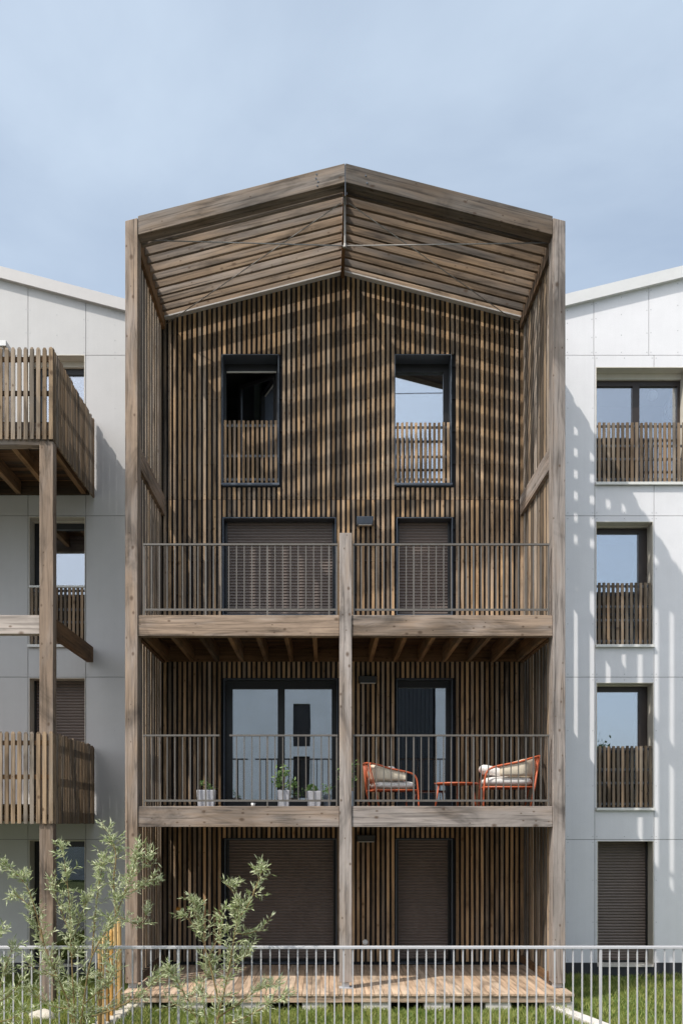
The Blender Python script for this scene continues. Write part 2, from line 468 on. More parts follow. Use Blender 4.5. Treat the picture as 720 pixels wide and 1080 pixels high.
# ================================================================= TIMBER HOUSE
YF, YB, YW = 13.90, 16.30, 16.45
SL = .255
HX = 3.045                                   # inner half width of the timber frame
def beam_top(x): return 12.376 - SL * abs(x)
def beam_bot(x): return 12.10 - SL * abs(x)
def fin_bot(x): return 12.13 - .257 * abs(x)

house = empty('timber_house', (0, YB, 0), 'tall gabled house clad in narrow brown timber slats behind an open timber loggia', 'house')

# --- frame posts
for s in (-1, 1):
    p = MB(); x0, x1 = (-3.226, -HX) if s < 0 else (HX, 3.226)
    ta, tb = 11.565 - .25 * (abs(x0) - HX), 11.565 - .25 * (abs(x1) - HX)
    p.slope(x0, x1, YF, YF + .27, .33, .33, ta, tb, ax=(0, 0, 1))
    po = p.build('post', M['frame'], house, bevel=.006)
    f = MB(); c = (x0 + x1) / 2; f.box(c - .06, c + .06, YF + .07, YF + .2, .255, .33); f.build('post_foot', M['galv'], po)
p = MB(); p.box(-.085, .095, YF - .004, YF + .18, .345, Z(562, YF), (0, 0, 1)); po = p.build('post', M['frame'], house, bevel=.006)
f = MB(); f.box(-.05, .06, YF + .04, YF + .14, .262, .345); f.box(-.09, .1, YF, YF + .18, .253, .262); f.build('post_foot', M['galv'], po)
# --- gable beams
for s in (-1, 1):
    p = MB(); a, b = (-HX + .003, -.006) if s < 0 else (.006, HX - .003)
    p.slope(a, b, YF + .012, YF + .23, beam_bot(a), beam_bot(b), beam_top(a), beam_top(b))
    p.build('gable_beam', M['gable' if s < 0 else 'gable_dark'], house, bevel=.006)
for (bx, bz) in ((-.42, 12.21), (-.40, 12.10), (-.41, 12.04), (-.43, 12.15), (.30, 12.19), (.32, 12.08)):
    p = MB(); p.lathe([(.0, .008), (.011, .008), (.013, 0)], (0, 0, 0), 8)
    p.build('bolt', M['dmetal'], house, xf=Matrix.Translation((bx, YF + .012, bz)) @ Matrix.Rotation(math.pi / 2, 4, 'X'))
# metal plate in the ridge joint
p = MB(); p.box(-.0055, .0055, YF + .02, YF + .22, 11.9, 12.36); p.build('ridge_plate', M['dmetal'], house)
# --- roof boards (upright boards along the slope)
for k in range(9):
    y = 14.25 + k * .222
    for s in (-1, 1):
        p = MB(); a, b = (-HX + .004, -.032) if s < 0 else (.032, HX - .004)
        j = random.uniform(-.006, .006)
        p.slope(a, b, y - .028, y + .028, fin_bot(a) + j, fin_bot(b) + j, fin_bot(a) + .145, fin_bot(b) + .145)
        p.build('roof_board', M['fin' if s < 0 else 'fin_shaded'], house)
for s in (-1, 1):     # ledger under the flashing on the wall
    p = MB(); a, b = (-HX + .004, -.032) if s < 0 else (.032, HX - .004)
    p.slope(a, b, YB - .1, YB - .004, fin_bot(a) + .01, fin_bot(b) + .01, fin_bot(a) + .15, fin_bot(b) + .15)
    p.build('roof_ledger', M['fin'], house)
    q = MB(); q.slope(a, b, YB - .115, YB - .004, fin_bot(a) - .014, fin_bot(b) - .014, fin_bot(a) + .008, fin_bot(b) + .008); q.build('flashing', M['trim_l'], house)
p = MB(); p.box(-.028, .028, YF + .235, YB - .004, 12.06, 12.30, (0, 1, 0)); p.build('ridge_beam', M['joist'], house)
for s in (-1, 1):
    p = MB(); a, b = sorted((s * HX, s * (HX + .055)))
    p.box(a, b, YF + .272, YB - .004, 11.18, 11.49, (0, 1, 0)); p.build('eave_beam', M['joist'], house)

# --- steel bracing
def rod(a, b, r=.009):
    p = MB(); p.tube([a, b], r, 8); p.build('tie_rod', M['rod'], house, smooth=True)
zt = Z(259, 14.2)
rod((-HX, 14.2, Z(253, 14.2)), (0, 14.2, zt)); rod((0, 14.2, zt), (HX, 14.2, Z(256, 14.2)))
p = MB(); p.tube([(0, 14.19, 12.05), (0, 14.19, zt + .03)], .014, 8); p.tube([(0, 14.19, zt + .03), (0, 14.19, zt - .03)], [.018, .03], 8)
p.box(-.02, .02, 14.17, 14.21, 11.95, 12.07); p.build('hanger_rod', M['rod'], house)
rod((-.06, 14.22, 11.99), (-HX + .03, YB - .1, 11.22), .007); rod((.06, 14.22, 11.99), (HX - .03, YB - .1, 11.22), .007)

# --- side screens
for s in (-1, 1):
    p = MB()
    dk_ = MB()  # black strips added behind the slats to make the gaps look dark
    a, b = sorted((s * (HX + .058), s * (HX + .068))); c_, d_ = sorted((s * (HX + .0682), s * (HX + .083)))
    y = YF + .285; k = 0
    while y < YB - .05:
        w = .140 if k % 3 else .150; y2 = min(y + w, YB - .03)
        for (u, v) in ((.33, 5.50), (5.506, 11.5)):
            p.box(a, b, y, y2, u, v, (0, 0, 1)); dk_.box(c_, d_, y + .002, y2 - .002, u, v, (0, 0, 1))
        y += .222; k += 1
    p.box(a, b, YB - .028, YB + .33, .33, 11.40, (0, 0, 1))
    sc = p.build('side_screen', M['screen'], house)
    dk_.build('gap_dark_strip', M['back'], sc)
    for (z0, z1) in ((Z(488, YF), Z(465, YF)), (5.44, 5.74), (2.63, 2.93), (.3, .42)):
        q = MB(); a, b = sorted((s * HX, s * (HX + .056)))
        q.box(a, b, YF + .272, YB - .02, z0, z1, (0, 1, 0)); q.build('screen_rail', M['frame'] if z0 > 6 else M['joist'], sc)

# --- back wall openings  (px left, px right, py top, py bottom)
def R(px0, px1, py0, py1, Y=YB): return (X(px0, Y), X(px1, Y), Z(py1, Y), Z(py0, Y))
OP = {'w3l': R(234, 294, 374, 513), 'w3r': R(416, 476, 374, 513),
      's2l': R(235, 354, 546, 649), 's2r': R(418, 477, 546, 649),
      'd1l': R(236, 356, 716, 851), 'd1r': R(418, 477, 716, 851),
      's0l': R(237, 355, 885, 1017), 's0r': R(417, 477, 885, 1017)}
holes = list(OP.values())
XL = HX + .05
def backtop(x): return min(fin_bot(x) + .155, 12.3)
p = MB(); wallgrid(p, -XL, XL, YB + .06, YB + .30, 0.0, backtop, holes, (0,)); p.build('wall', M['back'], house)
p = MB()   # slats
pitch = .0852; n = int(2 * XL / pitch); x = -XL + .02
slz = 0
while x < XL - .03:
    w = .046; c = x + w / 2
    hz = [(h[2] - .012, h[3] + .012) for h in holes if h[0] - .022 < c < h[1] + .022]
    cuts = [5.86 + (-.0), 9.04 if False else Z(527, YB), 3.0]
    for (a, b) in spans(.30, backtop(c) - .02, hz):
        zs = [a] + [q for q in sorted(cuts) if a + .1 < q < b - .1] + [b]
        for u, v in zip(zs[:-1], zs[1:]):
            p.box(x, x + w, YB, YB + .032, u + .003, v - .003 + random.uniform(-.004, 0), (0, 0, 1))
    x += pitch
p.build('slat_cladding', M['slat'], house)
p = MB()   # battens behind the slats
z = .5
while z < 11.2:
    for (a, b) in spans(-XL, XL, [(h[0], h[1]) for h in holes if h[2] < z + .02 and h[3] > z - .02]):
        p.box(a, b, YB + .033, YB + .058, z - .022, z + .022)
    z += .56
p.build('batten', M['back'], house)

# --- windows and doors of the timber house
x0, x1, z0, z1 = OP['w3l']
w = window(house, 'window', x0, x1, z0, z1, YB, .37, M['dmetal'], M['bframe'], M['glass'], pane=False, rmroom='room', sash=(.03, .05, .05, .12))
hinge = Vector((x1 - .07, YB + .37, 0)); an = math.radians(34)
d = Vector((-math.cos(an), math.sin(an), 0)); nrm = Vector((math.sin(an), math.cos(an), 0)); L_ = x1 - x0 - .13
zb, ztp = z0 + .08, z1 - .15
def pl(mb, u0, u1, v0, v1, t0, t1):
    q = []
    for v in (v0, v1):
        for (u, t) in ((u0, t0), (u1, t0), (u1, t1), (u0, t1)):
            q.append(hinge + d * u + nrm * t + Vector((0, 0, v)))
    mb.hexa(q)
fr = MB()
pl(fr, 0, .06, zb, ztp, 0, .05); pl(fr, L_ - .06, L_, zb, ztp, 0, .05); pl(fr, .06, L_ - .06, zb, zb + .06, 0, .05); pl(fr, .06, L_ - .06, ztp - .06, ztp, 0, .05)
fr.build('open_sash', M['bframe'], w)
fr = MB(); pl(fr, .06, L_ - .06, zb + .06, ztp - .06, .02, .03); fr.build('pane', M['glassd'], w)
sb = MB(); sb.box(x0 + .05, x1 - .06, YB + .3, YB + .32, z1 - .165, z1 - .14); sb.build('tan_bar', M['reveal'], w)  # tan bar across the window below its head
guard(w, x0 + .015, x1 - .015, z0 + .05, Z(443, YB), YB + .01, M['slat'])
sl = MB(); sl.box(x0 - .01, x1 + .01, YB - .05, YB + .3, z0 + .013, z0 + .045); sl.build('sill', M['dmetal'], w)

x0, x1, z0, z1 = OP['w3r']
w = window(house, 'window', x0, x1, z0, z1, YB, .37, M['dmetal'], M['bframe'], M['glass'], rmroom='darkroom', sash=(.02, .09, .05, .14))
guard(w, x0 + .015, x1 - .015, z0 + .05, Z(445, YB), YB + .01, M['slat'])
sl = MB(); sl.box(x0 - .01, x1 + .01, YB - .05, YB + .3, z0 + .013, z0 + .045); sl.build('sill', M['dmetal'], w)

for key in ('s2l', 's2r', 's0l', 's0r'):
    x0, x1, z0, z1 = OP[key]
    rv = MB(); t = .012; dp = .26
    rv.box(x0, x0 + t, YB - .02, YB + dp, z0, z1); rv.box(x1 - t, x1, YB - .02, YB + dp, z0, z1)
    rv.box(x0 + t, x1 - t, YB - .02, YB + dp, z1 - t, z1); rv.box(x0 + t, x1 - t, YB - .02, YB + dp, z0, z0 + t)
    w = rv.build('door_opening', M['dmetal'], house)
    shutter(w, x0 + .06, x1 - .06, z0 + .06, z1 - t - .002, YB + .2, M['shutter'])
    bk = MB(); bk.box(x0 + t, x1 - t, YB + .232, YB + .255, z0 + t, z1 - t); bk.build('door_leaf', M['bframe'], w)

x0, x1, z0, z1 = OP['d1l']
w = window(house, 'glass_door', x0, x1, z0, z1, YB, .22, M['dmetal'], M['bframe'], M['glassd'], leaves=2, sash=(.12, .09, .08, .14), rmroom='darkroom')
x0, x1, z0, z1 = OP['d1r']
w = window(house, 'glass_door', x0, x1, z0, z1, YB, .22, M['dmetal'], M['bframe'], M['glassd'], sash=(.03, .08, .08, .12), rmroom='darkroom')
cu = MB()
for k in range(5):
    a = X(461 + k * 2.6, YB + .29)
    cu.tube([(a, YB + .29, z0 + .05), (a, YB + .29, z1 - .18)], .024, 8)
cu.build('curtain', M['curtain'], w, smooth=True)

# --- wall lamps
for (a, b, c, d_, mt) in ((376, 394, 544.5, 552.5, 'rmetal'), (378, 398, 713, 720, 'bframe'), (376, 396, 881, 888, 'bframe')):
    q = MB(); x0, x1, z0, z1 = R(a, b, c, d_, YB - .12)
    q.hexa([(x0 + .02, YB - .11, z0), (x1 - .02, YB - .11, z0), (x1, YB - .004, z0), (x0, YB - .004, z0),
            (x0, YB - .13, z1), (x1, YB - .13, z1), (x1, YB - .004, z1), (x0, YB - .004, z1)])
    lm = q.build('wall_lamp', M['dmetal'] if mt == 'rmetal' else M[mt], house, bevel=.008)
    q = MB(); q.box(x0 + .03, x1 - .03, YB - .10, YB - .02, z0 - .008, z0 - .001); q.build('lamp_glass', M['white'], lm)
q = MB(); c = Vector((X(385, YB), YB - .01, Z(994, YB)))
q.lathe([(0, 0), (.05, 0), (.05, .03), (.035, .05), (.0, .055)], (0, 0, 0), 16)
q.build('wall_socket', M['white'], house, smooth=True, xf=Matrix.Translation(c) @ Matrix.Rotation(math.pi / 2, 4, 'X'))

# --- balconies: front beams, floors, joists, railings
for (zb_, zt_) in ((Z(670.5, YF), Z(648.5, YF)), (Z(872.5, YF), Z(850.5, YF))):
    for s in (-1, 1):
        q = MB(); a, b = (-HX + .003, -.088) if s < 0 else (.098, HX - .003)
        q.box(a, b, YF + .02, YF + .16, zb_, zt_, (1, 0, 0)); q.build('balcony_beam', M['frame'], house, bevel=.006)
    fl = MB(); y = YF + .165
    while y < YB - .1:
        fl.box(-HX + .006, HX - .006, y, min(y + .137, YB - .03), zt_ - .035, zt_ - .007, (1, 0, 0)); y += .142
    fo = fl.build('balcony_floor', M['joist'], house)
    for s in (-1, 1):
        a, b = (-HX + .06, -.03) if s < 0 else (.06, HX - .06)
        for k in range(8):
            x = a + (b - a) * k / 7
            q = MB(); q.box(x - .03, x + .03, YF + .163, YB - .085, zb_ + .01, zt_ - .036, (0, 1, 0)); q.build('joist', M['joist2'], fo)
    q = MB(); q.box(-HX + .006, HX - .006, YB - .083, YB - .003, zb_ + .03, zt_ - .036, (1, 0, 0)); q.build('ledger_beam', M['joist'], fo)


def railing(x0, x1, zt, zb, foot, y, gap=None):
    q = MB(); n = round((x1 - x0) / .112); pt = (x1 - x0) / n
    for k in range(n + 1):
        x = x0 + k * pt
        if gap and gap[0] < x < gap[1]: continue
        th = .011 if k in (0, n) or k % 8 == 0 else .007
        q.box(x - th, x + th, y - .011, y + .011, foot if th > .01 else zb, zt - .012)
    q.box(x0 - .011, x1 + .011, y - .010, y + .010, zb - .018, zb + .012)
    o = q.build('railing', M['rmetal'], house)
    for (a, b) in ([(x0, x1)] if not gap else [(x0, gap[0]), (gap[1], x1)]):
        h = MB(); h.box(a - .014, b + .014, y - .02, y + .02, zt - .012, zt + .014); h.build('handrail', M['rmetal'], o)

yr = YF + .07
for (pt, pb) in ((574.5, 643), (776, 844.5)):
    ztp, zbt = Z(pt, yr), Z(pb, yr); foot = Z(648.4 if pt < 600 else 850.4, YF)
    gap = None if pt < 600 else (X(230.5, yr), X(243, yr))
    railing(X(152, yr), X(355, yr), ztp, zbt, foot, yr, gap); railing(X(373, yr), X(578, yr), ztp, zbt, foot, yr)

# roof and side walls of the body behind
q = MB(); wallgrid(q, -3.2, 3.2, YB + .31, YB + .36, 11.2, lambda x: 12.3 - .255 * abs(x), [], (0,))
q.slope(-3.3, 0, YB + .36, YB + 10, 11.36, 12.2, 11.46, 12.3); q.slope(0, 3.3, YB + .36, YB + 10, 12.2, 11.36, 12.3, 11.46)
q.build('roof', M['roofm'], house)

# ================================================================= DECK
dk = empty('wooden_deck', (0, 13.46, 0), 'sunlit reddish timber deck on the lawn at the foot of the loggia', 'deck')
q = MB(); x = -3.2
while x < 3.18:
    q.box(x, x + .122, 13.46 + random.uniform(-.006, .006), YB - .02, .222, .25, (0, 1, 0)); x += .129
q.build('deck_boards', M['deck'], dk)
q = MB(); q.box(-3.19, 3.19, 13.475, 13.52, .13, .221, (1, 0, 0)); q.build('fascia_board', M['deck'], dk)
for k in range(8):
    q = MB(); c = -3.05 + k * .87
    q.box(c - .18, c + .18, 13.5, 13.8, .01, .129); q.build('concrete_pad', M['conc'], dk)

# ================================================================= WHITE HOUSES
def white_house(side, name, label):
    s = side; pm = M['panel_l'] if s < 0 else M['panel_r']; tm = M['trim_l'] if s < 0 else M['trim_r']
    h = empty(name, (s * 8, YW, 0), label, 'house')
    xi, xo = 3.05, 13.3; ridge = 8.2
    if s < 0: za, zs = Z(327, 16.36), .262      # underside of verge at |x| = 3.43 (left)
    else: za, zs = Z(322, 16.36), .243
    xa = abs(X(132, 16.36)) if s < 0 else X(596, 16.36)
    def top(x):
        x = abs(x); q = x if x < ridge else 2 * ridge - x
        return za + zs * (q - xa)
    E = lambda px: X(px, YW); H = lambda py: Z(py, YW)
    ops = []
    if s > 0:
        ops = [(E(628), E(724), H(512), H(387), 'w3'), (E(628), E(688.5), H(683), H(550), 'w2'), (E(628.5), E(689), H(855), H(720), 'w1'), (E(629.5), E(689), H(1020), H(887), 's0')]
        for (a, b) in ((820, 881),):
            ops += [(E(a), E(b), H(512), H(376), 'w2'), (E(a), E(b), H(683), H(550), 'w2'), (E(a), E(b), H(855), H(720), 's0')]
        jx = [E(627), E(689.5), E(726), E(819), E(882)]; jxt = [E(626), E(684), E(745), E(819), E(882)]
    else:
        ops = [(E(30), E(89.5), H(512), H(374), 'w3'), (E(30.5), E(90), H(683), H(545), 'w2'), (E(30.5), E(90), H(851), H(715), 's0'), (E(30.5), E(90), H(1020), H(886), 'd0')]
        for (a, b) in ((-170, -110),):
            ops += [(E(a), E(b), H(512), H(376), 'w2'), (E(a), E(b), H(683), H(550), 'w2'), (E(a), E(b), H(855), H(720), 's0')]
        jx = [E(29.5), E(90.5), E(-40), E(-109), E(-171)]; jxt = jx
    lo, hi = sorted((s * xi, s * xo)); hl = [o[:4] for o in ops]
    bx = [s * ridge]
    b = MB(); wallgrid(b, lo, hi, YW + .02, YW + .36, 0.0, lambda x: top(x) + .02, hl, bx)
    body = b.build('wall', M['joint'], h)
    # cladding panels, 8 mm open joints
    jw = .0045; base = Z(1016, YW)
    jz = [H(374.5), H(544), H(714.3), H(885.7)]
    pn = MB()
    levels = [base] + sorted(jz) + [99]
    for z0, z1 in zip(levels[:-1], levels[1:]):
        xs = [lo, hi] + [j for j in (jx if z1 < 90 else jxt) if lo < j < hi]; xs.sort()
        for a, c in zip(xs[:-1], xs[1:]):
            r = random.random()
            m2 = MB(); a2, c2 = a + jw, c - jw
            wallgrid(m2, a2, c2, YW, YW + .016, z0 + jw, (lambda x: min(top(x), z1 - jw)), [o for o in hl if o[1] > a2 and o[0] < c2], bx)
            k = len(pn.v); pn.v += m2.v; pn.f += [tuple(i + k for i in f) for f in m2.f]; pn.uv += m2.uv; pn.r += [r] * len(m2.f)
    po = pn.build('cladding', pm, body); 
    rv = MB()
    for z0, z1 in zip(levels[:-1], levels[1:]):
        xs = [j for j in (jx if z1 < 90 else jxt)] + [s * 3.44]; xs.sort()
        mids = [(p_ + q_) / 2 for p_, q_ in zip(xs[:-1], xs[1:]) if q_ - p_ > .8]
        for j, offs in [(j, (-.035, .035)) for j in xs] + [(j, (0,)) for j in mids]:
            for sd in offs:
                x = j + sd
                zt = min(z1, top(x)) if z1 > 90 else z1
                zz = [z0 + .05, zt - .05] + [z0 + (zt - z0) * t for t in (.33, .67)]
                for z in zz:
                    if any(o[0] - .005 < x < o[1] + .005 and o[2] - .02 < z < o[3] + .02 for o in hl) or not lo < x < hi: continue
                    rv.box(x - .007, x + .007, YW - .003, YW, z - .007, z + .007)
    rv.build('rivets', M['rivet'], po)
    pl_ = MB(); wallgrid(pl_, lo, hi, YW + .005, YW + .019, 0, lambda x: base - .004, [o for o in hl]); pl_.build('plinth', M['plinth'], body)
    # verge trim and roof
    v = MB()
    for (a, b_) in sorted([sorted((s * 3.0, s * ridge)), sorted((s * ridge, s * xo))]):
        v.slope(a, b_, 16.36, YW + .4, top(a), top(b_), top(a) + .20, top(b_) + .20)
    v.build('verge_trim', tm, h)
    rf = MB()
    for (a, b_) in sorted([sorted((s * 3.3, s * ridge)), sorted((s * ridge, s * xo))]):
        rf.slope(a, b_, YW + .4, YW + 10, top(a) + .02, top(b_) + .02, top(a) + .19, top(b_) + .19)
    rf.build('roof', M['roofm'], h)
    # openings
    first = True
    for (x0, x1, z0, z1, k) in ops:
        if k in ('w3', 'w2', 'w1', 'd0'):
            two = (x1 - x0) > 1.4
            w = window(h, 'window', x0, x1, z0, z1, YW, .34, M['reveal'] if s > 0 else M['reveal'], M['wframe'] if s > 0 else M['bframe'], (M['glass3'] if k == 'w3' or s < 0 else M['glass']) if k != 'd0' else M['glassk'],
                       leaves=2 if two else 1, sash=((.02, .05, .06, .09) if two else (.02, .15, .06, .09)) if s > 0 else (.15, .03, .06, .1), proud=.004,
                       headbox=.10 if k == 'w3' else .02, rmroom='room' if k != 'd0' else 'darkroom')
            if s < 0 and k in ('w3',):
                pass
            if k != 'd0' and not (s < 0 and k == 'w3'):
                gz = Z(446, YW) if z1 > 8.5 + 1.8 else (Z(615, YW) if z1 > 7 else Z(787, YW))
                if s < 0: gz = Z(620, YW)
                guard(w, x0 + .02, x1 - .02, z0 + .05, gz, YW - .02, M['guardw'], pitch=.082 if s > 0 else .075, wd=.045, rails=(.06, .4, .62, .95))
                sl = MB(); sl.box(x0 - .01, x1 + .01, YW - .06, YW + .3, z0 - .0, z0 + .045); sl.build('sill', M['sill'], w)
                if s < 0:
                    c = MB(); c.box(x0 + .01, x1 - .01, YW - .03, YW + .02, gz, gz + .035); c.build('guard_cap', M['sill'], w)
                if s < 0 and z1 > 6 and first:
                    pass
        else:
            rvb = MB(); t = .012
            rvb.box(x0, x0 + t, YW - .004, YW + .33, z0, z1); rvb.box(x1 - t, x1, YW - .004, YW + .33, z0, z1)
            rvb.box(x0 + t, x1 - t, YW - .004, YW + .33, z1 - t, z1); rvb.box(x0 + t, x1 - t, YW - .03, YW + .33, z0, z0 + .035)
            w = rvb.build('door_opening', M['reveal'], h)
            shutter(w, x0 + .045, x1 - .045, z0 + .07, z1 - .016, YW + .29, M['shutter'])
            bk = MB(); bk.box(x0 + t, x1 - t, YW + .315, YW + .328, z0 + .04, z1 - t); bk.build('door_leaf', M['bframe'], w)
    return h


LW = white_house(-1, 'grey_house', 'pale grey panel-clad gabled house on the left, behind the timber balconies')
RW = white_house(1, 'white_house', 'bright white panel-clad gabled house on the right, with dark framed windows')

# things hanging behind the right house's top window
y = YW + .47
lampg = empty('pendant_lamp', (X(688, y), y, Z(417, y)), 'round white pendant lamp behind the top right window', 'lamp')
q = MB(); cc = (X(688, y), y, Z(417, y)); q.lathe([(.001, -.09), (.05, -.075), (.085, -.03), (.085, .03), (.05, .075), (.001, .09)], cc, 16); q.build('lamp_shade', M['white'], lampg, True)
q = MB(); q.tube([(cc[0], y, cc[2] + .08), (cc[0], y, Z(375, y))], .004, 5); q.build('cord', M['white'], lampg)
hp = empty('hanging_net', (X(711, y), y, Z(440, y)), 'white knotted rope hanging net behind the top right window', 'hanging net')
q = MB(); ax, azt = X(712, y), Z(396, y)
for k in range(9):
    a = 2 * math.pi * k / 9
    q.tube([(ax, y, azt), (ax + .08 * math.cos(a), y + .08 * math.sin(a), azt - .35), (ax + .17 * math.cos(a), y + .17 * math.sin(a), azt - .62), (ax + .13 * math.cos(a), y + .13 * math.sin(a), azt - .72), (ax, y, azt - .78)], .009, 5)
q.build('net', M['rope'], hp)
q = MB(); q.lathe([(.02, -.76), (.11, -.72), (.14, -.62), (.12, -.6)], (ax, y, azt), 14); q.build('basket', M['rope'], hp, True)

# ================================================================= LEFT BALCONY TOWER
bt = empty('timber_balcony', (X(49, YF), YF, 0), 'stacked slatted timber balconies on a tall square post before the grey house', 'balcony')
xr = X(55.5, YF); xl = xr - 4.7
q = MB(); px0, px1 = X(41.5, YF + .04), X(56, YF + .04); q.box(px0, px1, YF + .04, YF + .22, 0.0, Z(464, YF), (0, 0, 1)); q.build('post', M['frame'], bt, bevel=.006)
q = MB(); q.box(px0 - 4.4, px1 - 4.4, YF + .04, YF + .22, 0.0, Z(464, YF), (0, 0, 1)); q.build('post', M['frame'], bt, bevel=.006)
q = MB(); q.box(xl, px0 - .003, YF + .05, YF + .2, Z(668, YF), Z(648, YF), (1, 0, 0)); q.build('cross_beam', M['pale'], bt, bevel=.006)
xm = (px0 + px1) / 2
q = MB(); q.box(xm - .02, xm + .09, YF + .222, YW - .06, Z(668, YF), Z(649, YF), (0, 1, 0)); q.build('side_beam', M['joist'], bt, bevel=.005)
for (top_, bot_, lab) in ((366, 463, 'u'), (772, 869, 'l')):
    zt, zb_ = Z(top_, YF), Z(bot_, YF)
    q = MB(); x = xr - .045
    while x > xl:
        j = random.uniform(-.006, .006)
        # dog-eared slat tops
        q.box(x - .012, x + .045 - .0, YF, YF + .028, zb_ + random.uniform(-.004, .004), zt - .03 + j, (0, 0, 1), r=(rr := random.random()))
        q.hexa([(x - .012, YF, zt - .03 + j), (x + .045, YF, zt - .03 + j), (x + .045, YF + .028, zt - .03 + j), (x - .012, YF + .028, zt - .03 + j),
                (x + .002, YF + .004, zt + j), (x + .031, YF + .004, zt + j), (x + .031, YF + .024, zt + j), (x + .002, YF + .024, zt + j)], (0, 0, 1), rr)
        x -= .0925
    fp = q.build('front_slats', M['balc'], bt)
    q = MB()
    for zz in (zt - .16, zt - .66, zb_ + .1): q.box(xl, xr - .05, YF + .03, YF + .06, zz - .035, zz + .035, (1, 0, 0))
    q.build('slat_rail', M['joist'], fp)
    q = MB(); y = YF + .035
    yend = YW - .06
    while y < yend:
        q.box(xr - .028, xr, y, y + .068, zb_ + random.uniform(-.004, .004), zt + random.uniform(-.03, .012), (0, 0, 1)); y += .0925
    sp = q.build('side_slats', M['balc'], bt)
    q = MB()
    for zz in (zt - .16, zt - .66, zb_ + .1): q.box(xr - .06, xr - .03, YF + .065, yend, zz - .035, zz + .035, (0, 1, 0))
    q.build('slat_rail', M['joist'], sp)
    # floor
    zf = zb_ + .10
    q = MB(); y = YF + .09
    while y < yend - .02:
        q.box(xl, xr - .07, y, y + .138, zf + .16, zf + .188, (1, 0, 0)); y += .143
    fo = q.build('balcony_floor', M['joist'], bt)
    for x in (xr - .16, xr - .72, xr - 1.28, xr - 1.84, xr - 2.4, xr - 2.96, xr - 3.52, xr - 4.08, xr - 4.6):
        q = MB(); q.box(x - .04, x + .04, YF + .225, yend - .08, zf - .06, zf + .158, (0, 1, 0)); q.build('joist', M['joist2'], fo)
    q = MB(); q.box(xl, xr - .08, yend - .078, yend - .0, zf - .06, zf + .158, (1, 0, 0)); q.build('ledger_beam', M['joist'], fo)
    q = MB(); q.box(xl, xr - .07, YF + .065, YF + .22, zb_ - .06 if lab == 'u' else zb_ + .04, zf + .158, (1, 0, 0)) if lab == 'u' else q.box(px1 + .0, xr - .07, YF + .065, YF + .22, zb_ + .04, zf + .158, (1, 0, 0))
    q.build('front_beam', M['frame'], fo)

# white cabinet on the upper balcony
cy = YF + .35
cb = empty('storage_cabinet', (X(-8, cy), cy, Z(463, YF) + .29), 'white storage cabinet with projecting lid behind the upper slatted balustrade', 'cabinet')
zf = Z(463, YF) + .29; ztop = Z(360, cy)
q = MB(); q.box(X(-32, cy), X(3, cy), cy, cy + .45, zf, ztop - .08); q.build('cabinet_body', M['white'], cb)
q = MB(); q.box(X(-36, cy), X(7, cy), cy - .04, cy + .5, ztop - .079, ztop); q.build('lid', M['white'], cb)

# ================================================================= BALCONY FURNITURE
FL = Z(850.5, YF) - .007
def bez(pts, n=8):
    out = []
    P = [Vector(p) for p in pts]
    P = [P[0]] + P + [P[-1]]
    for i in range(1, len(P) - 2):
        for k in range(n):
            t = k / n
            out.append(.5 * ((2 * P[i]) + (-P[i - 1] + P[i + 1]) * t + (2 * P[i - 1] - 5 * P[i] + 4 * P[i + 1] - P[i + 2]) * t * t + (-P[i - 1] + 3 * P[i] - 3 * P[i + 1] + P[i + 2]) * t ** 3))
    out.append(P[-2]); return out


def cushion(mb, cx, cy, z0, lx, ly, h, n=10, rot=None, puff=.25):
    """pillow: superellipse plan with puffed top and bottom"""
    base = len(mb.v)
    U = 16; W = 8
    for i in range(W + 1):
        ph = -math.pi / 2 + math.pi * i / W
        for k in range(U * 2):
            a = 2 * math.pi * k / (U * 2)
            ca, sa = math.cos(a), math.sin(a); e = .38
            X_ = math.copysign(abs(ca) ** e, ca); Y_ = math.copysign(abs(sa) ** e, sa)
            c = math.cos(ph) ** .45 if i not in (0, W) else 0
            p = Vector((X_ * c * lx / 2, Y_ * c * ly / 2, math.copysign(abs(math.sin(ph)) ** .8, math.sin(ph)) * h / 2))
            if rot: p = rot @ p
            mb.v.append((cx + p.x, cy + p.y, z0 + h / 2 + p.z))
    m = U * 2
    for i in range(W):
        for k in range(m):
            k2 = (k + 1) % m
            mb.f.append((base + i * m + k, base + i * m + k2, base + (i + 1) * m + k2, base + (i + 1) * m + k)); mb.uv += [(0, 0)] * 4; mb.r.append(.5)


